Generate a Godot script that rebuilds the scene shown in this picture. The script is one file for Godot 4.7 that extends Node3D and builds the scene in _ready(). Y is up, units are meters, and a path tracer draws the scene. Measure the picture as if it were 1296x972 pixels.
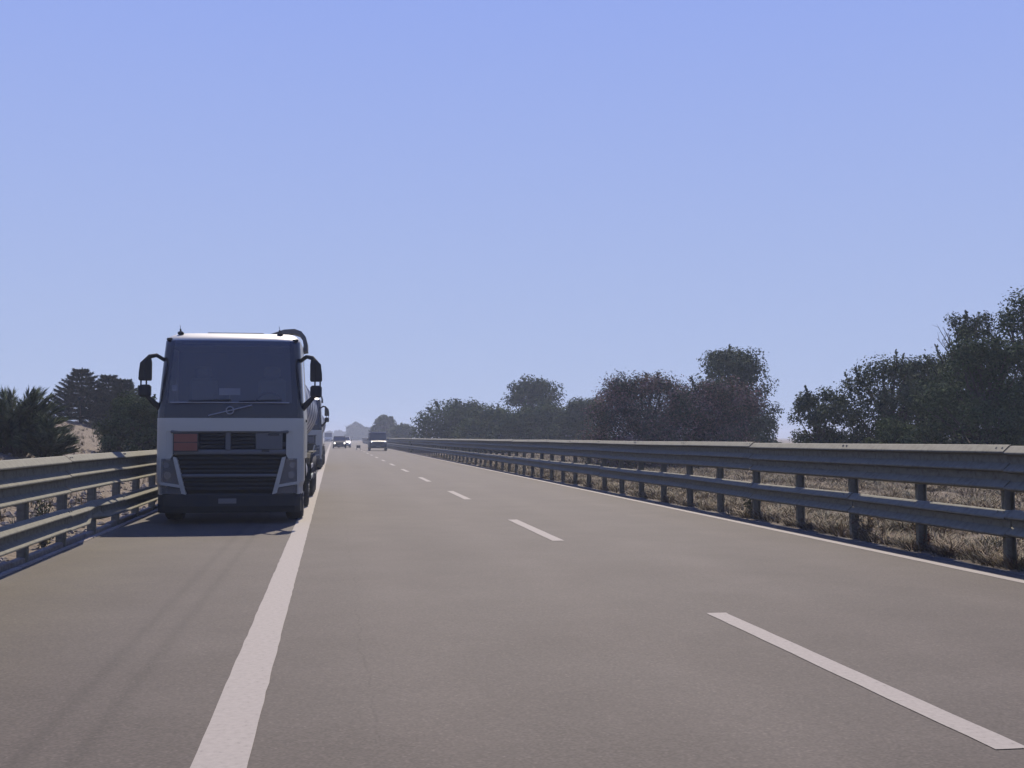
extends Node3D

# ------------------------------------------------------------------ geometry collector
class Shape:
	var v := PackedVector3Array()
	var n := PackedVector3Array()
	var c := PackedColorArray()
	var uv := PackedVector2Array()
	var col := Color(1, 1, 1)
	var colored := false

	func tri(a: Vector3, b: Vector3, d: Vector3, out: Vector3) -> void:
		var nn := (b - a).cross(d - a)
		if nn.length_squared() < 1e-16:
			return
		nn = nn.normalized()
		if nn.dot(out) < 0.0:
			nn = -nn
			v.append(a); v.append(b); v.append(d)
		else:
			v.append(a); v.append(d); v.append(b)
		for k in 3:
			n.append(nn)
		if colored:
			for k in 3:
				c.append(col)

	func quad(a: Vector3, b: Vector3, d: Vector3, e: Vector3, out: Vector3) -> void:
		tri(a, b, d, out)
		tri(a, d, e, out)

	# smooth triangle with own normals
	func trin(a: Vector3, b: Vector3, d: Vector3, na: Vector3, nb: Vector3, nd: Vector3) -> void:
		var g := (b - a).cross(d - a)
		if g.length_squared() < 1e-16:
			return
		if g.dot(na + nb + nd) < 0.0:
			v.append(a); v.append(b); v.append(d)
			n.append(na); n.append(nb); n.append(nd)
		else:
			v.append(a); v.append(d); v.append(b)
			n.append(na); n.append(nd); n.append(nb)
		if colored:
			for k in 3:
				c.append(col)

	func box(at: Vector3, s: Vector3, r := 0.0, B := Basis()) -> void:
		var h := s * 0.5
		for ax in 3:
			var u := (ax + 1) % 3
			var w := (ax + 2) % 3
			for sg in [-1.0, 1.0]:
				var p := []
				for q in [[-1, -1], [1, -1], [1, 1], [-1, 1]]:
					var t := Vector3.ZERO
					t[ax] = h[ax] * sg
					t[u] = (h[u] - r) * q[0]
					t[w] = (h[w] - r) * q[1]
					p.append(at + B * t)
				var o := Vector3.ZERO
				o[ax] = sg
				quad(p[0], p[1], p[2], p[3], B * o)
			if r > 0.0:
				for s1 in [-1.0, 1.0]:
					for s2 in [-1.0, 1.0]:
						var pp := []
						for q in [[0, -1], [1, -1], [1, 1], [0, 1]]:
							var t := Vector3.ZERO
							t[ax] = (h[ax] - r) * q[1]
							t[u] = (h[u] - (0.0 if q[0] == 0 else r)) * s1
							t[w] = (h[w] - (r if q[0] == 0 else 0.0)) * s2
							pp.append(at + B * t)
						var o := Vector3.ZERO
						o[u] = s1; o[w] = s2
						quad(pp[0], pp[1], pp[2], pp[3], B * o)
		if r > 0.0:
			for sx in [-1.0, 1.0]:
				for sy in [-1.0, 1.0]:
					for sz in [-1.0, 1.0]:
						var a := Vector3(h.x * sx, (h.y - r) * sy, (h.z - r) * sz)
						var b := Vector3((h.x - r) * sx, h.y * sy, (h.z - r) * sz)
						var d := Vector3((h.x - r) * sx, (h.y - r) * sy, h.z * sz)
						tri(at + B * a, at + B * b, at + B * d, B * Vector3(sx, sy, sz))

	func loft(rings: Array, smooth := false, caps := true, closed := true) -> void:
		var m: int = rings[0].size()
		var last := m if closed else m - 1
		var cen := []
		for r in rings:
			var s := Vector3.ZERO
			for p in r:
				s += p
			cen.append(s / m)
		var nor := []
		if smooth:
			for r in rings:
				var a := PackedVector3Array()
				a.resize(m)
				nor.append(a)
		var fn := []
		for j in rings.size() - 1:
			for i in last:
				var k := (i + 1) % m
				var a: Vector3 = rings[j][i]
				var b: Vector3 = rings[j][k]
				var d: Vector3 = rings[j + 1][k]
				var e: Vector3 = rings[j + 1][i]
				var o: Vector3 = (a + b + d + e) * 0.25 - (cen[j] + cen[j + 1]) * 0.5
				if not smooth:
					quad(a, b, d, e, o)
				else:
					var f := (d - a).cross(e - b)
					if f.dot(o) < 0.0:
						f = -f
					nor[j][i] += f; nor[j][k] += f; nor[j + 1][k] += f; nor[j + 1][i] += f
		if smooth:
			for j in rings.size() - 1:
				for i in last:
					var k := (i + 1) % m
					var na: Vector3 = nor[j][i].normalized()
					var nb: Vector3 = nor[j][k].normalized()
					var nd: Vector3 = nor[j + 1][k].normalized()
					var ne: Vector3 = nor[j + 1][i].normalized()
					trin(rings[j][i], rings[j][k], rings[j + 1][k], na, nb, nd)
					trin(rings[j][i], rings[j + 1][k], rings[j + 1][i], na, nd, ne)
		if caps and closed:
			for q in [0, rings.size() - 1]:
				var o: Vector3 = cen[q] - cen[1 if q == 0 else rings.size() - 2]
				for i in m:
					tri(cen[q], rings[q][i], rings[q][(i + 1) % m], o)

	func tube(pts: Array, radii: Array, sides := 8, caps := true) -> void:
		var rings := []
		var prev := Vector3.ZERO
		for j in pts.size():
			var d: Vector3 = (pts[min(j + 1, pts.size() - 1)] - pts[max(j - 1, 0)]).normalized()
			if prev == Vector3.ZERO:
				prev = d.cross(Vector3(0.31, 0.17, 0.93)).normalized()
				if prev.length() < 0.1:
					prev = d.cross(Vector3.UP).normalized()
			var x := (prev - d * prev.dot(d)).normalized()
			prev = x
			var y := d.cross(x)
			var r := PackedVector3Array()
			for i in sides:
				var a := TAU * i / sides
				r.append(pts[j] + (x * cos(a) + y * sin(a)) * radii[j])
			rings.append(r)
		loft(rings, true, caps)

	func rod(a: Vector3, b: Vector3, r: float, sides := 10) -> void:
		tube([a, b], [r, r], sides)

	# solid of revolution round the x axis through AT; profile: [x, radius]
	func spin_x(at: Vector3, prof: Array, sides := 28, caps := true) -> void:
		var rings := []
		for p in prof:
			var r := PackedVector3Array()
			for i in sides:
				var a := TAU * i / sides
				r.append(at + Vector3(p[0], cos(a) * p[1], sin(a) * p[1]))
			rings.append(r)
		loft(rings, true, caps)

	# flat outline (x, y) given thickness along z, front face at z
	func plate(outline: Array, z: float, depth: float) -> void:
		var a := PackedVector3Array()
		var b := PackedVector3Array()
		for p in outline:
			a.append(Vector3(p[0], p[1], z))
			b.append(Vector3(p[0], p[1], z - depth))
		loft([a, b])

	func mesh(m: Material) -> ArrayMesh:
		var arr := []
		arr.resize(Mesh.ARRAY_MAX)
		arr[Mesh.ARRAY_VERTEX] = v
		arr[Mesh.ARRAY_NORMAL] = n
		if colored:
			arr[Mesh.ARRAY_COLOR] = c
		if uv.size() == v.size() and uv.size() > 0:
			arr[Mesh.ARRAY_TEX_UV] = uv
		var o := ArrayMesh.new()
		o.add_surface_from_arrays(Mesh.PRIMITIVE_TRIANGLES, arr)
		o.surface_set_material(0, m)
		return o

# ------------------------------------------------------------------ naming
var used := {}
var M := {}

func numbered(called: String) -> String:
	if not used.has(called):
		used[called] = 0
		return called
	used[called] += 1
	return "%s_%03d" % [called, used[called]]

func tag(o: Node, label: String, category := "", group := "", kind := "") -> Node:
	if label: o.set_meta("label", label)
	if category: o.set_meta("category", category)
	if group: o.set_meta("group", group)
	if kind: o.set_meta("kind", kind)
	return o

func thing(called: String, label: String, category: String, at := Vector3.ZERO, group := "") -> Node3D:
	var o := Node3D.new()
	o.name = numbered(called)
	add_child(o)
	o.position = at
	tag(o, label, category, group)
	return o

func part(parent: Node, called: String, s: Shape, m: Material) -> MeshInstance3D:
	return put(parent, called, s.mesh(m))

func put(parent: Node, called: String, me: Mesh, at := Vector3.ZERO) -> MeshInstance3D:
	var o := MeshInstance3D.new()
	o.name = numbered(called) if parent == self else called
	o.mesh = me
	o.position = at
	parent.add_child(o, true)
	return o

func sub(parent: Node, called: String) -> Node3D:
	var o := Node3D.new()
	o.name = called
	parent.add_child(o, true)
	return o

# ------------------------------------------------------------------ materials
func lin(r: float, g: float, b: float, a := 1.0) -> Color:
	var c := Color(r, g, b).linear_to_srgb()
	c.a = a
	return c

func plain(r: float, g: float, b: float, rough := 0.6, metal := 0.0) -> StandardMaterial3D:
	var m := StandardMaterial3D.new()
	m.albedo_color = lin(r, g, b)
	m.roughness = rough
	m.metallic = metal
	return m

func noise_tex(seed_: int, freq: float, octaves: int, stops: Array, size := 512, as_normal := false, bump := 4.0) -> NoiseTexture2D:
	var f := FastNoiseLite.new()
	f.seed = seed_
	f.noise_type = FastNoiseLite.TYPE_SIMPLEX_SMOOTH
	f.frequency = freq
	f.fractal_octaves = octaves
	f.fractal_gain = 0.6
	var t := NoiseTexture2D.new()
	t.noise = f
	t.width = size
	t.height = size
	t.seamless = true
	t.normalize = true
	if as_normal:
		t.as_normal_map = true
		t.bump_strength = bump
	else:
		var g := Gradient.new()
		var offs := PackedFloat32Array()
		var cols := PackedColorArray()
		for s in stops:
			offs.append(s[0])
			cols.append(lin(s[1], s[2], s[3]))
		g.offsets = offs
		g.colors = cols
		t.color_ramp = g
	return t

func grained(tex: Texture2D, scale: float, rough := 0.9, metal := 0.0, normal: Texture2D = null, nscale := 1.0) -> StandardMaterial3D:
	var m := StandardMaterial3D.new()
	m.albedo_texture = tex
	m.uv1_triplanar = true
	m.uv1_world_triplanar = true
	m.uv1_scale = Vector3.ONE * scale
	m.roughness = rough
	m.metallic = metal
	if normal:
		m.normal_enabled = true
		m.normal_texture = normal
		m.normal_scale = nscale
	return m

func make_materials() -> void:
	M.white = plain(0.335, 0.328, 0.272, 0.4)
	M.white.clearcoat_enabled = true
	M.white.clearcoat = 0.3
	M.black_panel = plain(0.012, 0.014, 0.02, 0.22)
	M.plastic = plain(0.03, 0.031, 0.03, 0.85)
	M.plastic.metallic_specular = 0.25
	M.grey_plastic = plain(0.085, 0.087, 0.083, 0.65)
	M.rubber = plain(0.022, 0.022, 0.023, 0.85)
	M.rim = plain(0.25, 0.255, 0.26, 0.45, 0.4)
	M.chassis = plain(0.04, 0.04, 0.045, 0.6)
	M.chrome = plain(0.6, 0.62, 0.64, 0.25, 0.9)
	M.tank = plain(0.34, 0.345, 0.35, 0.34, 0.15)
	M.fabric = plain(0.05, 0.055, 0.07, 0.9)
	M.paper = plain(0.3, 0.3, 0.29, 0.8)
	M.orange = plain(0.19, 0.06, 0.032, 0.65)
	M.plate = plain(0.1, 0.1, 0.097, 0.6)
	M.glass = StandardMaterial3D.new()
	M.glass.albedo_color = lin(0.085, 0.088, 0.092, 0.5)
	M.glass.transparency = BaseMaterial3D.TRANSPARENCY_ALPHA
	M.glass.roughness = 0.04
	M.dark_glass = plain(0.012, 0.015, 0.02, 0.06)
	M.lens = StandardMaterial3D.new()
	M.lens.albedo_color = lin(0.16, 0.165, 0.16, 0.4)
	M.lens.transparency = BaseMaterial3D.TRANSPARENCY_ALPHA
	M.lens.roughness = 0.05
	M.amber = plain(0.5, 0.16, 0.02, 0.3)
	M.red = plain(0.35, 0.02, 0.02, 0.3)
	M.beam_on = plain(0.9, 0.9, 0.85, 0.3)
	M.beam_on.emission_enabled = true
	M.beam_on.emission = Color(1.0, 0.96, 0.9)
	M.beam_on.emission_energy_multiplier = 1.2
	var steel := noise_tex(11, 0.02, 5, [[0.0, 0.085, 0.08, 0.0602], [0.4, 0.14, 0.137, 0.1066], [0.7, 0.157, 0.153, 0.1204], [1.0, 0.19, 0.186, 0.1462]])
	M.steel = grained(steel, 0.8, 0.85, 0.0)
	M.steel.metallic_specular = 0.3
	var soil := noise_tex(21, 0.012, 6, [[0.0, 0.05, 0.035, 0.0205], [0.35, 0.078, 0.056, 0.03362], [0.6, 0.1, 0.075, 0.04674], [1.0, 0.135, 0.108, 0.06888]])
	var soil_n := noise_tex(22, 0.05, 5, [], 512, true, 6.0)
	M.soil = grained(soil, 0.16, 0.95, 0.0, soil_n, 1.0)
	var dust := noise_tex(23, 0.02, 6, [[0.0, 0.12, 0.1, 0.082], [0.5, 0.17, 0.148, 0.122], [1.0, 0.23, 0.205, 0.172]])
	M.kerb = grained(dust, 0.9, 0.95, 0.0, soil_n, 0.6)
	var paint := noise_tex(24, 0.05, 6, [[0.0, 0.14, 0.128, 0.1137], [0.25, 0.21, 0.192, 0.1711], [0.6, 0.228, 0.209, 0.1861], [1.0, 0.25, 0.229, 0.204]])
	M.paint = grained(paint, 0.7, 0.82)
	M.paint.metallic_specular = 0.3
	var bark := noise_tex(25, 0.03, 4, [[0.0, 0.025, 0.02, 0.016], [1.0, 0.08, 0.066, 0.05]])
	M.bark = grained(bark, 1.5, 0.95)
	M.leaf = StandardMaterial3D.new()
	M.leaf.vertex_color_use_as_albedo = true
	M.leaf.roughness = 0.92
	M.leaf.metallic_specular = 0.15
	M.leaf.backlight_enabled = true
	M.leaf.backlight = Color(0.16, 0.2, 0.09)
	M.straw = StandardMaterial3D.new()
	M.straw.vertex_color_use_as_albedo = true
	M.straw.roughness = 0.85
	M.stone = grained(dust, 1.7, 0.95)

# asphalt: colour image laid along the carriageway, 10.8 m across and 21.6 m along
func road_texture() -> ImageTexture:
	var w := 1024
	var h := 2048
	var f := FastNoiseLite.new()
	f.noise_type = FastNoiseLite.TYPE_SIMPLEX_SMOOTH
	f.seed = 5
	f.frequency = 0.35
	f.fractal_octaves = 2
	var fine := PackedByteArray()
	fine.resize(w * h)
	var rg := RandomNumberGenerator.new()
	rg.seed = 17
	for k in w * h / 4:
		fine.encode_u32(k * 4, rg.randi())
	f.seed = 6
	f.frequency = 0.012
	f.fractal_octaves = 5
	var patch := f.get_seamless_image(w, h).get_data()
	f.seed = 7
	f.frequency = 0.004
	f.fractal_octaves = 3
	var wide := f.get_seamless_image(w, h).get_data()
	# slow waver along the road for seams and tyre marks
	var rng := RandomNumberGenerator.new()
	rng.seed = 31
	var across := PackedFloat32Array()   # brightness by x
	var sandy := PackedFloat32Array()
	for x in w:
		var X := -3.5 + 10.8 * (x + 0.5) / w
		var b := 1.0
		for c in [0.55, 2.2, 4.2, 5.9]:          # the worn wheel paths of the two lanes
			b += 0.05 * exp(-pow((X - c) / 0.33, 2.0))
		for c in [-1.42, -1.16]:                 # rubber marks along the shoulder
			b -= 0.10 * exp(-pow((X - c) / 0.05, 2.0))
		across.append(b)
		sandy.append(clampf((-1.5 - X) / 1.2, 0.0, 1.0))
	var out := PackedByteArray()
	out.resize(w * h * 3)
	var q := 0
	for y in h:
		var seam := 353 + int(2.5 * sin(y * TAU * 3.0 / h) + 1.5 * sin(y * TAU * 11.0 / h) + 1.2 * sin(y * TAU * 37.0 / h))
		var seam2 := 640 + int(3.0 * sin(y * TAU * 2.0 / h) + 2.0 * sin(y * TAU * 17.0 / h))
		for x in w:
			var k := y * w + x
			var g := (fine[k] - 128) * 0.0011
			var p := (patch[k] - 128) * 0.00032
			var u := (wide[k] - 128) * 0.0004
			var b := across[x] + g + p + u
			if fine[k] > 252:
				b += 0.18
			if x == seam and patch[k] > 112:
				b -= 0.12
			if x == seam2 and patch[k] > 128:
				b -= 0.06
			var s := sandy[x] * (0.45 + p * 4.0)
			out[q] = clampi(int(67.0 * b + s * 4.0), 0, 255)
			out[q + 1] = clampi(int(61.5 * b + s * 5.0 + u * 8.0), 0, 255)
			out[q + 2] = clampi(int(57.0 * b - s * 4.0 + u * 10.0), 0, 255)
			q += 3
	var im := Image.create_from_data(w, h, false, Image.FORMAT_RGB8, out)
	return ImageTexture.create_from_image(im)

# ------------------------------------------------------------------ terrain
var bump := FastNoiseLite.new()

func ground_y(x: float, z: float) -> float:
	var y := -0.03
	if x < -3.75:
		var t := -3.75 - x
		y += minf(t, 0.5) * 0.06 + 0.25 * maxf(0.0, minf(t, 9.0) - 0.2) + 0.03 * maxf(0.0, minf(t, 60.0) - 9.0)
		y += bump.get_noise_2d(x * 1.0, z * 1.0) * 0.16 * clampf((t - 0.3) / 2.0, 0.0, 1.0)
	elif x > 7.3:
		var t := x - 7.3
		y += 0.03 + 0.02 * minf(t, 12.0) * 0.6 + bump.get_noise_2d(x, z) * 0.12 * clampf(t / 1.5, 0.0, 1.0)
	return y

func build_ground() -> void:
	bump.seed = 3
	bump.frequency = 0.35
	bump.fractal_octaves = 3
	var xs := []
	for a in [-900.0, -400.0, -180.0, -80.0, -45.0, -30.0]: xs.append(a)
	var x := -24.0
	while x < -3.9:
		xs.append(x)
		x += 0.4
	for a in [-3.75, -3.6, 7.2, 7.35, 7.6]: xs.append(a)
	x = 8.0
	while x < 27.0:
		xs.append(x)
		x += 0.5
	for a in [30.0, 36.0, 50.0, 80.0, 180.0, 400.0, 900.0]: xs.append(a)
	var zs := [40.0, 10.0]
	var z := 2.0
	while z > -75.0:
		zs.append(z)
		z -= 0.6
	while z > -200.0:
		zs.append(z)
		z -= 6.0
	for a in [-220.0, -300.0, -450.0, -700.0, -1000.0, -1500.0]: zs.append(a)
	var s := Shape.new()
	var H := []
	for j in zs.size():
		var row := PackedVector3Array()
		for i in xs.size():
			row.append(Vector3(xs[i], ground_y(xs[i], zs[j]), zs[j]))
		H.append(row)
	var nrm := func(i: int, j: int) -> Vector3:
		var a: Vector3 = H[j][mini(i + 1, xs.size() - 1)] - H[j][maxi(i - 1, 0)]
		var b: Vector3 = H[mini(j + 1, zs.size() - 1)][i] - H[maxi(j - 1, 0)][i]
		var c := a.cross(b).normalized()
		return c if c.y > 0.0 else -c
	for j in zs.size() - 1:
		for i in xs.size() - 1:
			var na: Vector3 = nrm.call(i, j)
			var nb: Vector3 = nrm.call(i + 1, j)
			var nc: Vector3 = nrm.call(i + 1, j + 1)
			var nd: Vector3 = nrm.call(i, j + 1)
			s.trin(H[j][i], H[j][i + 1], H[j + 1][i + 1], na, nb, nc)
			s.trin(H[j][i], H[j + 1][i + 1], H[j + 1][i], na, nc, nd)
	tag(part(self, "ground", s, M.soil), "dry ochre ground on both sides of the motorway", "", "", "structure")

func build_road() -> void:
	var m := StandardMaterial3D.new()
	m.albedo_texture = road_texture()
	m.roughness = 0.8
	m.metallic_specular = 0.3
	var s := Shape.new()
	var zs := [14.0, -20.0, -60.0, -150.0, -400.0, -800.0]
	for j in zs.size() - 1:
		for q in [[-3.5, j], [7.3, j], [7.3, j + 1], [-3.5, j], [7.3, j + 1], [-3.5, j + 1]]:
			s.v.append(Vector3(q[0], 0.0, zs[q[1]]))
			s.n.append(Vector3.UP)
			s.uv.append(Vector2((q[0] + 3.5) / 10.8, zs[q[1]] / 21.6))
	# clockwise seen from above
	for k in range(0, s.v.size(), 3):
		if (s.v[k + 1] - s.v[k]).cross(s.v[k + 2] - s.v[k]).y > 0.0:
			var t := s.v[k + 1]; s.v[k + 1] = s.v[k + 2]; s.v[k + 2] = t
			var u := s.uv[k + 1]; s.uv[k + 1] = s.uv[k + 2]; s.uv[k + 2] = u
	var road := part(self, "road", s, m)
	tag(road, "grey asphalt carriageway with two lanes and a hard shoulder", "", "", "structure")
	var rng := RandomNumberGenerator.new()
	rng.seed = 77
	# painted lines, with slightly ragged edges
	strip(road, "edge_line", -0.496, 0.25, 12.0, -800.0, rng)
	strip(road, "edge_line", 7.0, 0.14, 12.0, -800.0, rng)
	var d := 5.2 - 22.6
	while d < 420.0:
		strip(road, "lane_dash", 3.2, 0.17, -d, -(d + 4.35), rng)
		d += 11.3
	# crumbled asphalt lip beyond the thin line
	var e := Shape.new()
	var zz := 10.0
	while zz > -120.0:
		var w := rng.randf_range(0.10, 0.2)
		e.box(Vector3(7.3 + w * 0.5, -0.02, zz - 0.5), Vector3(w, 0.05, 0.98), 0.015)
		zz -= 1.0
	part(road, "asphalt_lip", e, plain(0.035, 0.033, 0.031, 0.95))

func strip(parent: Node, called: String, x: float, w: float, z0: float, z1: float, rng: RandomNumberGenerator) -> void:
	var s := Shape.new()
	var step := 0.25
	var z := z0
	var a0 := -w * 0.5
	var b0 := w * 0.5
	while z > z1 + 0.001:
		var st := step if z > -30.0 else (2.0 if z > -150.0 else 25.0)
		var zn := maxf(z - st, z1)
		var a1 := -w * 0.5 + rng.randf_range(-0.004, 0.004)
		var b1 := w * 0.5 + rng.randf_range(-0.004, 0.004)
		s.quad(Vector3(x + a0, 0.004, z), Vector3(x + b0, 0.004, z), Vector3(x + b1, 0.004, zn), Vector3(x + a1, 0.004, zn), Vector3.UP)
		a0 = a1
		b0 = b1
		z = zn
	part(parent, called, s, M.paint)

# ------------------------------------------------------------------ guardrails
# profile of a corrugated beam: ridges at heights YC, protruding along +x
func beam_profile(yc: Array, flat: Array) -> Array:
	var p := []
	for k in yc.size():
		var d: float = 0.08 * (1.0 - flat[k])
		p.append([0.0, yc[k] + 0.06])
		p.append([d * 0.92, yc[k] - 0.004])
		p.append([d, yc[k] - 0.012])
		p.append([d, yc[k] - 0.024])
		p.append([d * 0.9, yc[k] - 0.032])
		p.append([0.0, yc[k] - 0.05])
	return p

func beam_mesh(yc: Array, length: float, m: Material, dent := false) -> ArrayMesh:
	var s := Shape.new()
	var stations := [0.0, 1.0]
	if dent:
		stations = [0.0, 0.3, 0.4, 0.5, 0.6, 0.7, 1.0]
	var rows := []
	for t in stations:
		var fl := []
		var crush := clampf(1.0 - absf(t - 0.5) / 0.2, 0.0, 1.0) if dent else 0.0
		for k in yc.size():
			fl.append(crush * (0.95 if k == yc.size() - 1 else 0.25))
		var r := []
		for p in beam_profile(yc, fl):
			r.append(Vector3(p[0] - crush * 0.05, p[1] + crush * 0.05 * (1.0 if p[1] < 0.0 else 0.2), (t - 0.5) * length))
		rows.append(r)
	var np: int = rows[0].size()
	for j in rows.size() - 1:
		for i in np - 1:
			var a: Vector3 = rows[j][i]
			var b: Vector3 = rows[j][i + 1]
			var c: Vector3 = rows[j + 1][i + 1]
			var d: Vector3 = rows[j + 1][i]
			s.quad(a, b, c, d, Vector3.RIGHT)
			var o := Vector3(-0.004, 0.0, 0.0)
			s.quad(a + o, b + o, c + o, d + o, Vector3.LEFT)
		# rolled lips along the top and bottom edge
		for q in [[0, 1.0], [np - 1, -1.0]]:
			var a: Vector3 = rows[j][q[0]]
			var d: Vector3 = rows[j + 1][q[0]]
			var o := Vector3(-0.022, 0.006 * q[1], 0.0)
			s.quad(a, d, d + o, a + o, Vector3(0.0, q[1], 0.0))
			s.quad(a + Vector3(0, -0.004 * q[1], 0), d + Vector3(0, -0.004 * q[1], 0), d + o + Vector3(0, -0.004 * q[1], 0), a + o + Vector3(0, -0.004 * q[1], 0), Vector3(0.0, -q[1], 0.0))
			s.quad(a + o, d + o, d + o + Vector3(0, -0.004 * q[1], 0), a + o + Vector3(0, -0.004 * q[1], 0), Vector3.LEFT)
	for q in [0, rows.size() - 1]:
		for i in np - 1:
			var a: Vector3 = rows[q][i]
			var b: Vector3 = rows[q][i + 1]
			s.quad(a, b, b + Vector3(-0.004, 0, 0), a + Vector3(-0.004, 0, 0), Vector3(0, 0, -1.0 if q == 0 else 1.0))
	return s.mesh(m)

# SIDE +1: the beams face +x, -1: they face -x
func guardrail(label: String, x_face: float, side: float, top: float, low_top: float, z0: float, z1: float, seed_: int, post_phase: float, dent_z := 999.0) -> void:
	var rng := RandomNumberGenerator.new()
	rng.seed = seed_
	var g := thing("guardrail", label, "guardrail", Vector3(x_face, 0, 0))
	var up := beam_mesh([0.195, 0.0, -0.195], 4.0, M.steel)
	var lo := beam_mesh([0.0925, -0.0925], 4.0, M.steel)
	var lod := beam_mesh([0.0925, -0.0925], 4.0, M.steel, true)
	var ps := Shape.new()
	# an open C-shaped post
	ps.box(Vector3(0, 0, 0), Vector3(0.12, 1.6, 0.008))
	ps.box(Vector3(-0.058, 0, -0.034), Vector3(0.008, 1.6, 0.07))
	ps.box(Vector3(0.058, 0, -0.034), Vector3(0.008, 1.6, 0.07))
	ps.box(Vector3(0.03, 0, 0.0), Vector3(0.004, 1.6, 0.05))
	var pm := ps.mesh(M.steel)
	var ss := Shape.new()
	ss.box(Vector3(0, 0, 0), Vector3(0.1, 0.28, 0.10), 0.006)
	var sm := ss.mesh(M.steel)
	var bs := Shape.new()
	bs.tube([Vector3(0, -0.012, 0), Vector3(0, 0.008, 0), Vector3(0, 0.016, 0)], [0.016, 0.015, 0.006], 6)
	var bm := bs.mesh(M.steel)
	var turn := Basis() if side > 0 else Basis(Vector3.UP, PI)
	var z := z0
	while z > z1:
		var a := put(g, "upper_beam", up, Vector3(-0.08 * side, top - 0.255 + rng.randf_range(-0.006, 0.006), z - 2.0))
		a.basis = Basis(Vector3.RIGHT, rng.randf_range(-0.0025, 0.0025)) * Basis(Vector3.UP, rng.randf_range(-0.002, 0.002) + 0.001 * side) * turn
		var is_dent := absf(z - 2.0 - dent_z) < 2.0
		var b := put(g, "lower_beam", lod if is_dent else lo, Vector3(-0.08 * side, low_top - 0.1525 + rng.randf_range(-0.008, 0.008), z - 2.0))
		b.basis = Basis(Vector3.RIGHT, rng.randf_range(-0.004, 0.004)) * Basis(Vector3.UP, rng.randf_range(-0.003, 0.003) + 0.001 * side) * turn
		if z > -50.0:
			for k in 2:
				put(g, "bolt", bm, Vector3((-0.045) * side, top - 0.03, z - 0.08 - 0.12 * k))
				put(g, "bolt", bm, Vector3((-0.045) * side, low_top - 0.03, z - 0.08 - 0.12 * k))
		z -= 4.0
	z = z0 - post_phase
	while z > z1:
		var p := put(g, "post", pm, Vector3(-0.25 * side, top - 0.87, z))
		p.basis = Basis(Vector3.FORWARD, rng.randf_range(-0.02, 0.02)) * Basis(Vector3.RIGHT, rng.randf_range(-0.02, 0.02)) * turn
		put(g, "spacer", sm, Vector3(-0.137 * side, top - 0.26, z - 0.0))
		put(g, "spacer", sm, Vector3(-0.137 * side, low_top - 0.155, z - 0.0))
		z -= 2.0

# ------------------------------------------------------------------ wheels
func wheel(parent: Node, at: Vector3, r: float, w: float, side: float, rim_mat: Material, dual := false) -> void:
	var n := sub(parent, "wheel")
	var t := Shape.new()
	for k in (2 if dual else 1):
		var o := at + Vector3(-side * k * (w + 0.04), 0, 0)
		t.spin_x(o, [[-w * 0.42, r * 0.58], [-w * 0.5, r * 0.74], [-w * 0.48, r * 0.92], [-w * 0.38, r * 0.99], [0, r], [w * 0.38, r * 0.99], [w * 0.48, r * 0.92], [w * 0.5, r * 0.74], [w * 0.42, r * 0.58]], 32, false)
	part(n, "tyre", t, M.rubber)
	var q := Shape.new()
	q.spin_x(at, [[side * w * 0.42, r * 0.6], [side * w * 0.40, r * 0.55], [side * w * (0.05 if dual else 0.3), r * 0.48], [side * w * (0.0 if dual else 0.34), r * 0.3], [side * w * (0.3 if dual else 0.46), r * 0.22], [side * w * (0.35 if dual else 0.5), r * 0.12]], 24)
	part(n, "rim", q, rim_mat)
	if r > 0.45:
		var b := Shape.new()
		for k in 10:
			var a := TAU * k / 10.0
			var c := at + Vector3(side * w * 0.32, cos(a) * r * 0.36, sin(a) * r * 0.36)
			b.rod(c, c + Vector3(side * 0.05, 0, 0), 0.017, 6)
		part(n, "wheel_nuts", b, M.chrome)

# ------------------------------------------------------------------ the lorry
func cab_ring(h: float) -> PackedVector3Array:
	var t := clampf((h - 1.8) / 1.4, 0.0, 1.0)
	var w := lerpf(1.25, 1.165, t)
	var f := -0.34 * pow(t, 1.3)
	if h > 3.17:
		var k := clampf((h - 3.17) / 0.16, 0.0, 1.0)
		w -= 0.16 * k * k
		f -= 0.42 * k * k
	var half := [Vector3(w, h, -2.15), Vector3(w, h, -1.3), Vector3(w, h, f - 0.36), Vector3(w - 0.012, h, f - 0.2), Vector3(w - 0.06, h, f - 0.09), Vector3(w - 0.19, h, f - 0.025), Vector3(w * 0.62, h, f + 0.01), Vector3(w * 0.3, h, f + 0.03)]
	var out := PackedVector3Array()
	for p in half:
		out.append(Vector3(-p.x, p.y, p.z))
	out.append(Vector3(0, h, f + 0.035))
	for k in half.size():
		out.append(half[half.size() - 1 - k])
	return out

func mirrored(a: Array, sx: float) -> Array:
	var o := []
	for p in a:
		o.append([p[0] * sx, p[1]])
	return o

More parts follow.
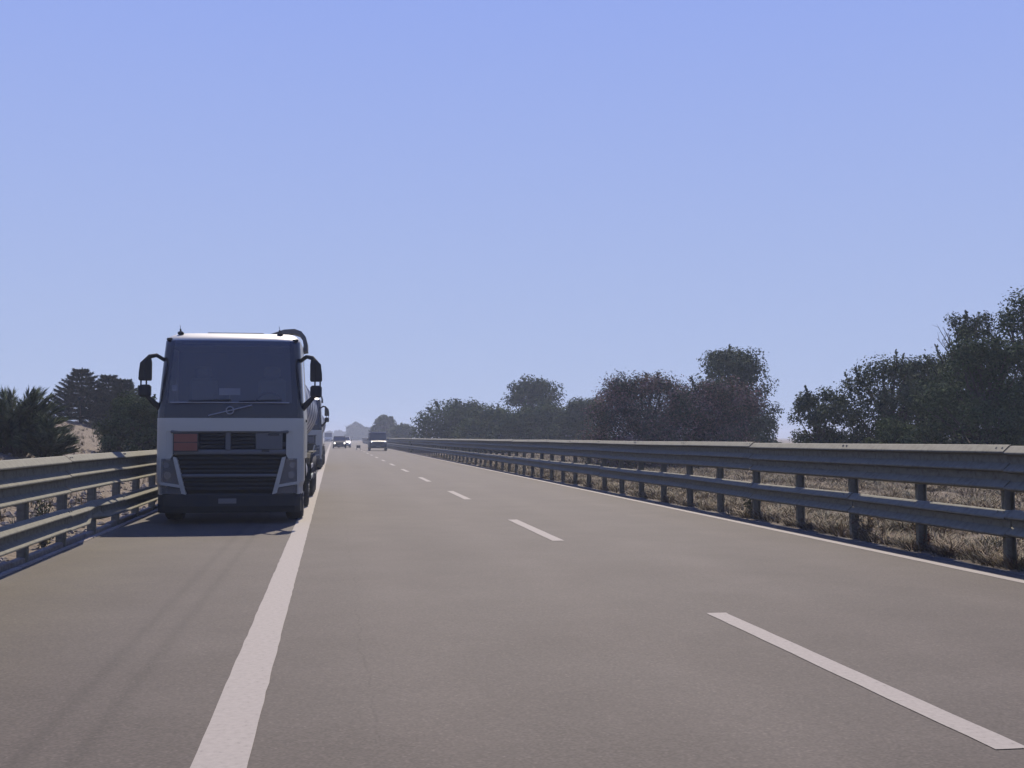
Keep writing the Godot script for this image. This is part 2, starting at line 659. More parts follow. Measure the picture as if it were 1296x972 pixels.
func make_lorry(label: String, at: Vector3) -> Node3D:
	var T := thing("tanker_lorry", label, "lorry", at, "lorries parked on the hard shoulder")
	# --- cab shell from rings of points; each cell goes to the part it belongs to
	var L := [1.10, 1.3, 1.585, 1.81, 2.07, 2.3, 2.55, 2.75, 2.92, 3.05, 3.17, 3.24, 3.285, 3.315, 3.33]
	var R := []
	for h in L:
		R.append(cab_ring(h))
	var np: int = R[0].size()
	var mid := Vector3(0, 2.3, -1.1)
	var vn := func(j: int, i: int) -> Vector3:
		var a: Vector3 = R[j][mini(i + 1, np - 1)] - R[j][maxi(i - 1, 0)]
		var b: Vector3 = R[mini(j + 1, L.size() - 1)][i] - R[maxi(j - 1, 0)][i]
		var c := a.cross(b).normalized()
		return c if c.dot(R[j][i] - Vector3(0, R[j][i].y - 0.1, -1.1)) > 0.0 else -c
	var body := Shape.new()
	var shield := Shape.new()
	var panel := Shape.new()
	var door_glass := [Shape.new(), Shape.new()]
	for j in L.size() - 1:
		for i in np:
			var k := (i + 1) % np
			var s := body
			var lo: float = L[j]
			if i >= 5 and i <= 10 and lo < 1.5:
				continue
			if i >= 3 and i <= 12:
				if lo > 1.8 and lo < 2.06: s = panel
				elif lo > 2.06 and lo < 3.1: s = shield if (i >= 5 and i <= 10) else panel
			if (i == 1 or i == 14) and lo > 2.06 and lo < 2.9:
				s = door_glass[0 if i == 1 else 1]
			var a: Vector3 = R[j][i]
			var b: Vector3 = R[j][k]
			var c: Vector3 = R[j + 1][k]
			var d: Vector3 = R[j + 1][i]
			if i >= 2 and i <= 13:
				var na: Vector3 = vn.call(j, i)
				var nb: Vector3 = vn.call(j, k)
				var nc: Vector3 = vn.call(j + 1, k)
				var nd: Vector3 = vn.call(j + 1, i)
				s.trin(a, b, c, na, nb, nc)
				s.trin(a, c, d, na, nc, nd)
			else:
				s.quad(a, b, c, d, (a + b + c + d) * 0.25 - mid)
	var top: PackedVector3Array = R[L.size() - 1]
	for i in np:
		body.tri(Vector3(0, 3.34, -1.2), top[i], top[(i + 1) % np], Vector3.UP)
	var cab := part(T, "cab", body, M.white)
	part(cab, "windscreen", shield, M.glass)
	part(cab, "front_panel", panel, M.black_panel)
	for g in door_glass:
		part(cab, "door_window", g, M.glass)
	# seams and handles of the doors
	for sx in [-1.0, 1.0]:
		var s := Shape.new()
		s.box(Vector3(1.255 * sx, 1.78, -1.2), Vector3(0.03, 0.05, 0.2), 0.01)
		part(cab, "door_handle", s, M.plastic)
		var sm := Shape.new()
		for z in [-0.40, -1.32]:
			sm.box(Vector3(1.2465 * sx, 1.45, z), Vector3(0.012, 0.62, 0.014))
		part(cab, "door_seam", sm, M.plastic)
	# --- inside of the cab
	var s0 := Shape.new()
	s0.box(Vector3(0, 1.94, -0.52), Vector3(2.2, 0.22, 0.55), 0.06)
	s0.box(Vector3(0.6, 2.05, -0.62), Vector3(0.55, 0.14, 0.3), 0.05)
	part(cab, "dashboard", s0, M.fabric)
	s0 = Shape.new()
	s0.box(Vector3(0, 2.25, -2.1), Vector3(2.28, 1.85, 0.04))
	s0.box(Vector3(0, 1.36, -1.1), Vector3(2.3, 0.08, 2.0))
	s0.box(Vector3(0, 3.1, -1.3), Vector3(2.2, 0.05, 1.5))
	part(cab, "lining", s0, M.fabric)
	for x in [-0.62, 0.62]:
		s0 = Shape.new()
		s0.box(Vector3(x, 1.82, -1.25), Vector3(0.52, 0.2, 0.5), 0.06)
		s0.box(Vector3(x, 2.22, -1.5), Vector3(0.5, 0.7, 0.16), 0.06)
		s0.box(Vector3(x, 2.68, -1.5), Vector3(0.3, 0.22, 0.12), 0.05)
		part(cab, "seat", s0, M.grey_plastic)
	s0 = Shape.new()
	var ring := []
	var rad := []
	for k in 19:
		var a := TAU * k / 18.0
		ring.append(Vector3(0.6 + cos(a) * 0.22, 2.12 + sin(a) * 0.16, -0.82 - sin(a) * 0.13))
		rad.append(0.016)
	s0.tube(ring, rad, 6, false)
	part(cab, "steering_wheel", s0, M.plastic)
	s0 = Shape.new()
	s0.box(Vector3(-0.03, 2.27, -0.2), Vector3(0.36, 0.12, 0.012), 0.0, Basis(Vector3.RIGHT, -0.2))
	s0.rod(Vector3(-0.03, 2.0, -0.3), Vector3(-0.03, 2.24, -0.21), 0.01, 6)
	part(cab, "card_behind_windscreen", s0, M.paper)
	s0 = Shape.new()
	s0.box(Vector3(-0.95, 2.33, -0.17), Vector3(0.09, 0.11, 0.006), 0.0, Basis(Vector3.RIGHT, -0.2))
	part(cab, "sticker", s0, M.paper)
	# sun visor lip over the windscreen and the wiper line under it
	s0 = Shape.new()
	s0.box(Vector3(0, 2.075, 0.012), Vector3(2.0, 0.022, 0.02), 0.006)
	part(cab, "trim_bar", s0, M.rim)
	for x in [-0.7, 0.15]:
		s0 = Shape.new()
		s0.rod(Vector3(x, 2.1, 0.03), Vector3(x + 0.72, 2.125, 0.035), 0.012, 6)
		part(cab, "wiper", s0, M.plastic)
	# slanting bar and round badge on the black panel
	s0 = Shape.new()
	var p0 := Vector3(-0.36, 1.85, 0.045)
	var p1 := Vector3(0.37, 2.03, 0.045)
	s0.rod(p0, p1, 0.012, 8)
	var ring2 := []
	var rad2 := []
	for k in 19:
		var a := TAU * k / 18.0
		ring2.append(Vector3(cos(a) * 0.062, 1.94 + sin(a) * 0.062, 0.05))
		rad2.append(0.011)
	s0.tube(ring2, rad2, 6, false)
	part(cab, "emblem", s0, M.rim)
	# roof lamps, aerials
	for x in [-0.92, 0.8]:
		s0 = Shape.new()
		s0.box(Vector3(x, 3.315, -0.62), Vector3(0.1, 0.06, 0.12), 0.02)
		s0.rod(Vector3(x, 3.33, -0.62), Vector3(x - 0.01, 3.39, -0.64), 0.016, 6)
		s0.rod(Vector3(x, 3.37, -0.62), Vector3(x - 0.02, 3.46, -0.66), 0.004, 5)
		part(cab, "roof_lamp", s0, M.plastic)
	s0 = Shape.new()
	s0.box(Vector3(0, 3.345, -1.3), Vector3(1.0, 0.04, 0.7), 0.015)
	part(cab, "roof_hatch", s0, M.grey_plastic)
	for sx in [-1.0, 1.0]:
		s0 = Shape.new()
		s0.box(Vector3(1.08 * sx, 3.19, -0.42), Vector3(0.1, 0.05, 0.06), 0.015)
		part(cab, "clearance_lamp", s0, M.plastic)
	# --- curved air intake behind the cab
	for sx in [1.0]:
		s0 = Shape.new()
		var rings := []
		var path := [[0.55, 3.44], [0.8, 3.53], [1.0, 3.545], [1.13, 3.5], [1.21, 3.4], [1.245, 3.27], [1.25, 3.12]]
		for k in path.size():
			var q: Array = path[k]
			var kk := clampf(k * 0.4, 0.0, 1.0)
			var inx: float = q[0] - 0.09 * (float(k) / 6.0)
			var iny: float = q[1] - 0.11 * (1.0 - float(k) / 7.0)
			rings.append(PackedVector3Array([Vector3(q[0] * sx, q[1], -2.0), Vector3(q[0] * sx, q[1], -2.0 - 0.5 * kk - 0.1), Vector3(inx * sx, iny, -2.0 - 0.5 * kk - 0.1), Vector3(inx * sx, iny, -2.0)]))
		s0.loft(rings)
		part(T, "air_intake", s0, M.grey_plastic)
	# --- front below the windscreen
	s0 = Shape.new()
	s0.box(Vector3(0, 0.98, -0.2), Vector3(2.1, 1.3, 0.1))
	part(T, "grille_back", s0, M.plastic)
	var gr := sub(T, "upper_grille")
	for k in 4:
		for sx in [-1.0, 1.0]:
			s0 = Shape.new()
			s0.box(Vector3(0.265 * sx - 0.03, 1.315 + 0.066 * k, -0.05), Vector3(0.42, 0.048, 0.06), 0.01)
			part(gr, "slat", s0, M.plastic)
	s0 = Shape.new()
	s0.box(Vector3(-0.03, 1.42, -0.04), Vector3(0.09, 0.32, 0.08), 0.01)
	part(gr, "divider", s0, M.grey_plastic)
	s0 = Shape.new()
	s0.box(Vector3(0.66, 1.42, -0.04), Vector3(0.46, 0.31, 0.06), 0.015)
	var bp := part(gr, "blank_panel", s0, M.grey_plastic)
	s0 = Shape.new()
	s0.box(Vector3(0.74, 1.53, -0.006), Vector3(0.19, 0.035, 0.012))
	part(bp, "dark_badge", s0, M.black_panel)
	s0 = Shape.new()
	s0.box(Vector3(0.60, 1.25, -0.006), Vector3(0.13, 0.045, 0.012))
	part(bp, "dark_badge", s0, M.black_panel)
	s0 = Shape.new()
	s0.box(Vector3(0, 1.575, -0.05), Vector3(1.98, 0.05, 0.1), 0.012)
	s0.box(Vector3(0, 1.225, -0.05), Vector3(1.9, 0.09, 0.09), 0.02)
	part(gr, "surround", s0, M.grey_plastic)
	var lg := sub(T, "lower_grille")
	for k in 8:
		s0 = Shape.new()
		var yy := 1.12 - 0.075 * k
		var hw := 0.88 - 0.13 * (1.12 - yy)
		if k == 4:
			s0.box(Vector3(0, yy, -0.05), Vector3(hw * 2.0, 0.06, 0.09), 0.02)
			part(lg, "slat", s0, M.grey_plastic)
		else:
			s0.box(Vector3(0, yy, -0.09), Vector3(hw * 2.0, 0.052, 0.06), 0.012)
			part(lg, "slat", s0, M.plastic)
	# orange hazard plate with its black border
	s0 = Shape.new()
	s0.box(Vector3(-0.735, 1.395, 0.012), Vector3(0.42, 0.32, 0.012))
	var hp := part(T, "hazard_plate", s0, M.black_panel)
	for y in [1.47, 1.32]:
		s0 = Shape.new()
		s0.box(Vector3(-0.735, y, 0.021), Vector3(0.385, 0.134, 0.006))
		part(hp, "orange_field", s0, M.orange)
	for sx in [-1.0, 1.0]:
		# white cheeks beside the grille
		s0 = Shape.new()
		s0.plate(mirrored([[1.06, 1.6], [0.95, 1.6], [0.95, 1.18], [1.0, 1.09], [1.06, 1.09]], sx), -0.03, 0.1)
		part(T, "cheek", s0, M.white)
		# slanting bezel between grille and headlight
		s0 = Shape.new()
		s0.plate(mirrored([[0.88, 1.13], [0.95, 1.15], [0.80, 0.52], [0.72, 0.5]], sx), 0.0, 0.12)
		part(T, "bezel", s0, M.white)
		# headlight: bowl, lamps, clear lens
		var hl := sub(T, "headlight")
		s0 = Shape.new()
		s0.plate(mirrored([[0.95, 1.13], [1.15, 1.12], [1.15, 0.7], [0.80, 0.63]], sx), -0.1, 0.05)
		part(hl, "bowl", s0, M.plastic)
		for q in [[1.06, 1.0, 0.055], [1.04, 0.83, 0.065]]:
			s0 = Shape.new()
			s0.tube([Vector3(q[0] * sx, q[1], -0.095), Vector3(q[0] * sx, q[1], -0.06), Vector3(q[0] * sx, q[1], -0.05)], [q[2], q[2], q[2] * 0.7], 16)
			part(hl, "lamp", s0, M.chrome)
		s0 = Shape.new()
		s0.plate(mirrored([[0.955, 1.12], [1.14, 1.115], [1.135, 0.705], [0.81, 0.645]], sx), -0.02, 0.012)
		part(hl, "lens", s0, M.lens)
		# white wing outside the headlight, wrapping to the side
		s0 = Shape.new()
		var rr := []
		for y in [0.5, 0.62, 0.72, 1.0, 1.12]:
			var o := 0.0 if y > 0.7 else 0.03
			rr.append(PackedVector3Array([Vector3(1.14 * sx, y, -0.03), Vector3((1.2 - o) * sx, y, -0.07), Vector3((1.25 - o) * sx, y, -0.25), Vector3((1.25 - o) * sx, y, -0.72), Vector3(1.1 * sx, y, -0.72), Vector3(1.1 * sx, y, -0.2)]))
		s0.loft(rr)
		part(T, "wing", s0, M.white)
		# strip under the headlight and fog lamp
		s0 = Shape.new()
		s0.plate(mirrored([[0.79, 0.66], [1.15, 0.72], [1.15, 0.67], [0.77, 0.61]], sx), 0.0, 0.12)
		part(T, "lower_bezel", s0, M.white)
		s0 = Shape.new()
		s0.plate(mirrored([[0.78, 0.6], [1.15, 0.655], [1.15, 0.52], [0.78, 0.5]], sx), -0.02, 0.04)
		part(T, "fog_lamp", s0, M.lens)
		# side behind the front wheel, steps, arch
		s0 = Shape.new()
		var arch := []
		for k in 13:
			var a := PI * k / 12.0
			arch.append(Vector3(1.0 * sx, 0.52 + sin(a) * 0.6, -1.3 + cos(a) * 0.6))
		var ar := []
		for p in arch:
			var d: Vector3 = (p - Vector3(1.0 * sx, 0.52, -1.3)).normalized()
			ar.append(PackedVector3Array([p + Vector3(-0.15 * sx, 0, 0), p + Vector3(0.24 * sx, 0, 0), p + Vector3(0.24 * sx, 0, 0) + d * 0.035, p + Vector3(-0.15 * sx, 0, 0) + d * 0.035]))
		s0.loft(ar)
		part(T, "wheel_arch", s0, M.plastic)
		wheel(T, Vector3(1.06 * sx, 0.51, -1.3), 0.51, 0.32, sx, M.rim)
		wheel(T, Vector3(1.08 * sx, 0.51, -5.0), 0.51, 0.28, sx, M.rim, true)
		for z in [-9.4, -10.7, -12.0]:
			wheel(T, Vector3(1.05 * sx, 0.51, z), 0.51, 0.36, sx, M.rim)
		s0 = Shape.new()
		s0.tube([Vector3(0.92 * sx, 0.82, -2.35), Vector3(0.92 * sx, 0.82, -2.38), Vector3(0.92 * sx, 0.82, -3.75), Vector3(0.92 * sx, 0.82, -3.78)], [0.26, 0.3, 0.3, 0.26], 20)
		part(T, "fuel_tank", s0, M.rim)
		s0 = Shape.new()
		for k in 11:
			pass
		var fa := []
		for k in 11:
			var a := PI * k / 10.0
			var p := Vector3(0.92 * sx, 0.55 + sin(a) * 0.58, -5.0 + cos(a) * 0.62)
			fa.append(PackedVector3Array([p + Vector3(-0.3 * sx, 0, 0), p + Vector3(0.33 * sx, 0, 0), p + Vector3(0.33 * sx, 0.02, 0), p + Vector3(-0.3 * sx, 0.02, 0)]))
		s0.loft(fa)
		part(T, "mudguard", s0, M.plastic)
		s0 = Shape.new()
		s0.box(Vector3(1.0 * sx, 1.1, -10.7), Vector3(0.45, 0.03, 4.0), 0.01)
		part(T, "mudguard", s0, M.plastic)
		# mirrors on their arms
		var mi := sub(T, "mirror")
		s0 = Shape.new()
		s0.tube([Vector3(1.17 * sx, 2.83, -0.45), Vector3(1.28 * sx, 2.9, -0.3), Vector3(1.38 * sx, 2.87, -0.2), Vector3(1.46 * sx, 2.78, -0.18)], [0.035, 0.035, 0.04, 0.04], 8)
		s0.tube([Vector3(1.2 * sx, 1.98, -0.3), Vector3(1.3 * sx, 2.07, -0.22), Vector3(1.42 * sx, 2.2, -0.18)], [0.06, 0.05, 0.035], 8)
		part(mi, "arm", s0, M.plastic)
		s0 = Shape.new()
		var hr := []
		for q in [[2.85, 1.36, 1.44], [2.76, 1.345, 1.53], [2.6, 1.345, 1.55], [2.48, 1.345, 1.555], [2.455, 1.36, 1.54]]:
			hr.append(PackedVector3Array([Vector3(q[1] * sx, q[0], -0.16), Vector3((q[1] + q[2]) * 0.5 * sx, q[0], -0.1), Vector3(q[2] * sx, q[0], -0.14), Vector3(q[2] * sx, q[0], -0.26), Vector3(q[1] * sx, q[0], -0.26)]))
		s0.loft(hr)
		part(mi, "main_housing", s0, M.plastic)
		s0 = Shape.new()
		s0.box(Vector3(1.45 * sx, 2.28, -0.19), Vector3(0.2, 0.21, 0.16), 0.03)
		part(mi, "wide_angle_housing", s0, M.plastic)
		s0 = Shape.new()
		s0.rod(Vector3(1.43 * sx, 2.3, -0.2), Vector3(1.43 * sx, 2.5, -0.2), 0.014, 6)
		s0.rod(Vector3(1.52 * sx, 2.3, -0.2), Vector3(1.52 * sx, 2.5, -0.2), 0.014, 6)
		part(mi, "link", s0, M.plastic)
		# landing leg of the trailer, side guard
		s0 = Shape.new()
		s0.box(Vector3(0.85 * sx, 0.75, -6.6), Vector3(0.12, 0.8, 0.12), 0.01)
		s0.box(Vector3(0.85 * sx, 0.33, -6.6), Vector3(0.25, 0.03, 0.25), 0.008)
		part(T, "landing_leg", s0, M.chassis)
		s0 = Shape.new()
		for y in [0.55, 0.8]:
			s0.box(Vector3(1.2 * sx, y, -7.8), Vector3(0.03, 0.1, 2.2), 0.008)
		for z in [-6.9, -8.7]:
			s0.box(Vector3(1.12 * sx, 0.8, z), Vector3(0.1, 0.6, 0.05))
		part(T, "side_guard", s0, M.rim)
	# lower bumper and number plate
	s0 = Shape.new()
	var bl := []
	for x in [-1.2, -1.1, -0.7, 0.0, 0.7, 1.1, 1.2]:
		var z := -0.12 if absf(x) > 1.15 else (-0.03 if absf(x) > 1.0 else 0.0)
		bl.append(PackedVector3Array([Vector3(x, 0.19, z - 0.05), Vector3(x, 0.3, z), Vector3(x, 0.49, z), Vector3(x, 0.51, z - 0.04), Vector3(x, 0.51, z - 0.45), Vector3(x, 0.19, z - 0.45)]))
	s0.loft(bl)
	part(T, "bumper", s0, M.plastic)
	s0 = Shape.new()
	s0.box(Vector3(-0.03, 0.39, 0.008), Vector3(0.3, 0.085, 0.012))
	part(T, "number_plate", s0, M.plate)
	# chassis, axles
	s0 = Shape.new()
	for sx in [-1.0, 1.0]:
		s0.box(Vector3(0.42 * sx, 0.85, -3.4), Vector3(0.09, 0.28, 5.6))
		s0.box(Vector3(0.5 * sx, 1.0, -9.3), Vector3(0.12, 0.3, 7.6))
	for z in [-1.3, -5.0, -9.4, -10.7, -12.0]:
		s0.rod(Vector3(-1.0, 0.51, z), Vector3(1.0, 0.51, z), 0.08, 8)
	s0.box(Vector3(0, 0.9, -1.2), Vector3(1.0, 0.7, 1.4), 0.05)
	part(T, "chassis", s0, M.chassis)
	# the tank: an elliptical barrel with dished ends
	s0 = Shape.new()
	var tr := []
	for q in [[-3.1, 0.05], [-3.14, 0.45], [-3.22, 0.8], [-3.36, 0.95], [-3.5, 1.0], [-8.0, 1.0], [-12.9, 1.0], [-13.05, 0.93], [-13.15, 0.6], [-13.2, 0.05]]:
		var r := PackedVector3Array()
		for i in 36:
			var a := TAU * i / 36.0
			r.append(Vector3(cos(a) * 1.24 * q[1], 2.18 + sin(a) * 0.98 * q[1], q[0]))
		tr.append(r)
	s0.loft(tr, true)
	var tank := part(T, "tank", s0, M.tank)
	for z in [-4.6, -6.6, -8.6, -10.6, -12.4]:
		s0 = Shape.new()
		var hoop := []
		var hrad := []
		for i in 37:
			var a := TAU * i / 36.0
			hoop.append(Vector3(cos(a) * 1.24, 2.18 + sin(a) * 0.98, z))
			hrad.append(0.02)
		s0.tube(hoop, hrad, 5, false)
		part(tank, "hoop", s0, M.rim)
	for z in [-5.6, -8.2, -10.8]:
		s0 = Shape.new()
		s0.tube([Vector3(0, 3.1, z), Vector3(0, 3.24, z), Vector3(0, 3.26, z)], [0.28, 0.28, 0.2], 16)
		part(tank, "manhole", s0, M.rim)
	s0 = Shape.new()
	for sx in [-1.0, 1.0]:
		s0.box(Vector3(0.55 * sx, 1.24, -9.3), Vector3(0.16, 0.24, 7.4))
	s0.box(Vector3(0, 1.2, -4.9), Vector3(1.5, 0.14, 1.6), 0.02)
	part(tank, "cradle", s0, M.chassis)
	return T

# ------------------------------------------------------------------ cars far down the road
# c: width, length, bonnet height, belt height, roof height, bonnet length, glass run, roof start/end, paint, lights
func make_car(called: String, label: String, category: String, at: Vector3, turn: float, c: Dictionary) -> Node3D:
	var T := thing(called, label, category, at, c.get("group", ""))
	T.rotation.y = turn
	var hw: float = c.w * 0.5
	var Ln: float = c.l
	var ring := func(z: float, yb: float, yt: float, w: float) -> PackedVector3Array:
		return PackedVector3Array([Vector3(-w * 0.94, yb, z), Vector3(-w, yb + 0.12, z), Vector3(-w, lerpf(yb, yt, 0.65), z), Vector3(-w * 0.95, lerpf(yb, yt, 0.9), z), Vector3(-w * 0.8, yt, z), Vector3(0, yt + 0.02, z), Vector3(w * 0.8, yt, z), Vector3(w * 0.95, lerpf(yb, yt, 0.9), z), Vector3(w, lerpf(yb, yt, 0.65), z), Vector3(w, yb + 0.12, z), Vector3(w * 0.94, yb, z)])
	var s := Shape.new()
	var cl: float = c.clear
	s.loft([ring.call(0.0, cl + 0.12, c.hood - 0.25, hw * 0.82), ring.call(-0.06, cl + 0.03, c.hood - 0.12, hw * 0.93), ring.call(-0.25, cl, c.hood - 0.05, hw * 0.985), ring.call(-c.nose, cl, c.belt, hw), ring.call(-Ln + 0.3, cl, c.belt, hw), ring.call(-Ln + 0.05, cl + 0.05, c.belt - 0.05, hw * 0.95), ring.call(-Ln, cl + 0.12, c.belt - 0.2, hw * 0.85)])
	var body := part(T, "body", s, c.paint)
	# greenhouse: dark glass box with a painted roof and pillars
	var zf: float = -c.nose - 0.02
	var zr: float = zf - c.rake
	var zb: float = -Ln + c.tail
	var b: float = c.belt + 0.004
	var wt: float = hw * c.get("taper", 0.8)
	var wb := hw * 0.92
	s = Shape.new()
	s.quad(Vector3(-wb, b, zf), Vector3(wb, b, zf), Vector3(wt, c.roof - 0.05, zr), Vector3(-wt, c.roof - 0.05, zr), Vector3(0, 0.3, 1))
	part(T, "windscreen", s, c.get("screen", M.dark_glass))
	for sx in [-1.0, 1.0]:
		s = Shape.new()
		s.quad(Vector3(wb * sx, b, zf - 0.05), Vector3(wb * sx, b, zb + 0.1), Vector3(wt * sx, c.roof - 0.06, zb - 0.1 + c.back), Vector3(wt * sx, c.roof - 0.06, zr - 0.03), Vector3(sx, 0.2, 0))
		part(T, "side_window", s, M.dark_glass)
		s = Shape.new()
		s.tube([Vector3(wb * sx, b, zf), Vector3(wt * sx, c.roof - 0.04, zr)], [0.04, 0.04], 6)
		s.tube([Vector3(wb * sx, b, zb), Vector3(wt * sx, c.roof - 0.04, zb + c.back)], [0.05, 0.05], 6)
		part(T, "pillar", s, c.paint)
	s = Shape.new()
	s.quad(Vector3(-wb, b, zb), Vector3(wb, b, zb), Vector3(wt, c.roof - 0.05, zb + c.back), Vector3(-wt, c.roof - 0.05, zb + c.back), Vector3(0, 0.3, -1))
	part(T, "rear_window", s, M.dark_glass)
	s = Shape.new()
	s.box(Vector3(0, c.roof - 0.025, (zr + zb + c.back) * 0.5), Vector3(wt * 2.0 + 0.04, 0.06, absf(zr - zb - c.back) + 0.1), 0.025)
	part(T, "roof", s, c.get("roof_paint", c.paint))
	# grille, bumper, plate, lamps, mirrors
	s = Shape.new()
	s.box(Vector3(0, (c.hood + cl) * 0.5 + 0.08, 0.0), Vector3(hw * 0.9, 0.16, 0.06), 0.02)
	part(body, "grille", s, M.plastic)
	s = Shape.new()
	s.box(Vector3(0, cl + 0.16, 0.0), Vector3(hw * 1.7, 0.16, 0.1), 0.03)
	part(T, "bumper", s, M.plastic)
	s = Shape.new()
	s.box(Vector3(0, cl + 0.2, 0.058), Vector3(0.5, 0.11, 0.012))
	part(T, "number_plate", s, M.plate)
	for sx in [-1.0, 1.0]:
		s = Shape.new()
		s.tube([Vector3(hw * 0.72 * sx, c.hood - 0.2, -0.1), Vector3(hw * 0.72 * sx, c.hood - 0.2, 0.0), Vector3(hw * 0.72 * sx, c.hood - 0.2, 0.03)], [c.lamp, c.lamp, c.lamp * 0.6], 12)
		part(T, "headlight", s, c.lights)
		s = Shape.new()
		s.box(Vector3((hw + 0.09) * sx, c.belt + 0.08, zf - 0.25), Vector3(0.2, 0.14, 0.1), 0.03)
		part(T, "mirror", s, M.plastic)
		s = Shape.new()
		s.box(Vector3(hw * 0.8 * sx, c.belt - 0.2, -Ln), Vector3(0.2, 0.2, 0.06), 0.02)
		part(T, "tail_light", s, M.red)
		for z in [-0.85, -Ln + 0.8]:
			wheel(T, Vector3((hw - 0.1) * sx, c.wheel, z), c.wheel, 0.2, sx, M.rim)
	return T

# ------------------------------------------------------------------ vegetation
func leaf(s: Shape, p: Vector3, n: Vector3, d: Vector3, l: float, w: float) -> void:
	# a folded lozenge: base, two sides, tip
	var x := n.cross(d).normalized()
	var t := p + d * l
	var m := p + d * (l * 0.45)
	var a := m + x * w
	var b := m - x * w
	s.v.append(p); s.v.append(a); s.v.append(t)
	s.v.append(p); s.v.append(t); s.v.append(b)
	for k in 6:
		s.n.append(n)
		s.c.append(s.col)

func rand_dir(r: RandomNumberGenerator) -> Vector3:
	var z := r.randf_range(-1.0, 1.0)
	var a := r.randf_range(0.0, TAU)
	var q := sqrt(1.0 - z * z)
	return Vector3(q * cos(a), z, q * sin(a))

# a broadleaf tree or shrub. o: clumps, per, ls (leaf length), cols [[dark],[light],...], low (where the crown starts, share of height), sprigs, bloom
func tree(called: String, label: String, category: String, x: float, d: float, top: float, hw: float, o: Dictionary, seed_: int, group := "") -> Node3D:
	var r := RandomNumberGenerator.new()
	r.seed = seed_
	var gy := ground_y(x, -d)
	var T := thing(called, label, category, Vector3(x, gy, -d), group)
	var H := top - gy
	var low: float = o.get("low", 0.12)
	var dep: float = o.get("deep", 1.0) * hw
	var cy := H * (1.0 + low) * 0.5
	var ry := H * (1.0 - low) * 0.5
	var cs := Shape.new()
	cs.colored = true
	var tr := Shape.new()
	var ls: float = o.get("leaf_length", 0.12) * 0.85
	var cols: Array = o.cols
	var lean := Vector3(r.randf_range(-0.1, 0.1), 0, r.randf_range(-0.1, 0.1)) * hw
	var trunk_r: float = o.get("trunk", 0.035) * H
	tr.tube([Vector3(0, -0.15, 0), Vector3(0, H * 0.15, 0) + lean * 0.3, Vector3(0, H * 0.4, 0) + lean, Vector3(0, H * 0.72, 0) + lean * 1.4], [trunk_r * 1.25, trunk_r, trunk_r * 0.75, trunk_r * 0.3], 8)
	part(T, "trunk", tr, M.bark)
	var n: int = int(o.get("clumps", 40) * 1.7)
	var per: int = int(o.get("per", 200) * 1.35)
	var centres := []
	for k in n:
		var q := sqrt(r.randf())
		var an := r.randf_range(0.0, TAU)
		var tt := r.randf() * 0.95
		var wd := sqrt(maxf(0.0, 1.0 - pow(tt, o.get("dome", 3.2)))) * q
		var p := Vector3(cos(an) * wd * hw, H * (maxf(low, 0.0) + (1.0 - maxf(low, 0.0)) * tt) - 0.12 * hw, sin(an) * wd * dep)
		p.y = maxf(p.y, 0.1)
		# narrower at the very top and uneven all round
		var wob := 0.95 + 0.35 * bump.get_noise_3d(p.x * 2.0 + seed_, p.y * 2.0, p.z * 2.0)
		p.x *= wob
		p.z *= wob
		centres.append(p)
	var limbs := Shape.new()
	for k in n:
		var c: Vector3 = centres[k]
		if k % 2 == 0:
			var st := Vector3(0, clampf(c.y * 0.5, 0.05, H * 0.65), 0) + lean * 0.8
			var md := st.lerp(c, 0.55) + Vector3(0, -0.06 * H, 0) + rand_dir(r) * 0.06 * hw
			limbs.tube([st, md, c], [trunk_r * 0.4, trunk_r * 0.24, trunk_r * 0.08], 5, false)
		var cr: float = hw * r.randf_range(0.2, 0.38) * o.get("clump", 1.0)
		var tone := r.randf()
		var ci: int = r.randi() % cols.size()
		for j in per:
			var u := rand_dir(r)
			var rr := pow(r.randf(), 0.45)
			if r.randf() < 0.05:
				rr *= 1.2
			var p := c + Vector3(u.x, u.y * 0.8, u.z) * (cr * rr)
			if p.y < 0.02:
				continue
			var nd := (u + Vector3(0, 0.5, 0) + rand_dir(r) * 0.9).normalized()
			var dr := nd.cross(rand_dir(r)).normalized()
			var ca: Array = cols[ci]
			if r.randf() < 0.25:
				ca = cols[r.randi() % cols.size()]
			var f := r.randf_range(0.65, 1.3) * (0.85 + 0.3 * tone)
			cs.col = Color(ca[0] * f, ca[1] * f, ca[2] * f)
			var l := ls * r.randf_range(0.6, 1.4)
			leaf(cs, p, nd, dr, l, l * o.get("slim", 0.28))
	for k in int(o.get("sprigs", 10) * 0.45):
		# shoots that stand out of the crown
		var u := rand_dir(r)
		u.y = absf(u.y) + 0.15
		u = u.normalized()
		var p := Vector3(u.x * hw * 0.72, cy + u.y * ry * 0.78, u.z * dep * 0.72)
		var dirn := (u + Vector3(0, 0.7, 0) + rand_dir(r) * 0.35).normalized()
		var ln := minf(hw, 2.2) * r.randf_range(0.2, 0.36)
		cs.col = Color(0.03, 0.026, 0.02)
		cs.tube([p, p + dirn * ln], [0.012 * hw, 0.004 * hw], 4, false)
		var ca: Array = cols[r.randi() % cols.size()]
		for j in int(per * 0.35):
			var t := r.randf()
			var nd := rand_dir(r)
			var dr := (dirn + rand_dir(r) * 1.2).normalized()
			var f := r.randf_range(0.7, 1.3)
			cs.col = Color(ca[0] * f, ca[1] * f, ca[2] * f)
			leaf(cs, p + dirn * ln * t + rand_dir(r) * ln * 0.16 * (1.1 - t), nd, dr, ls * r.randf_range(0.5, 1.1), ls * 0.26)
	part(T, "limbs", limbs, M.bark)
	part(T, "crown", cs, M.leaf)
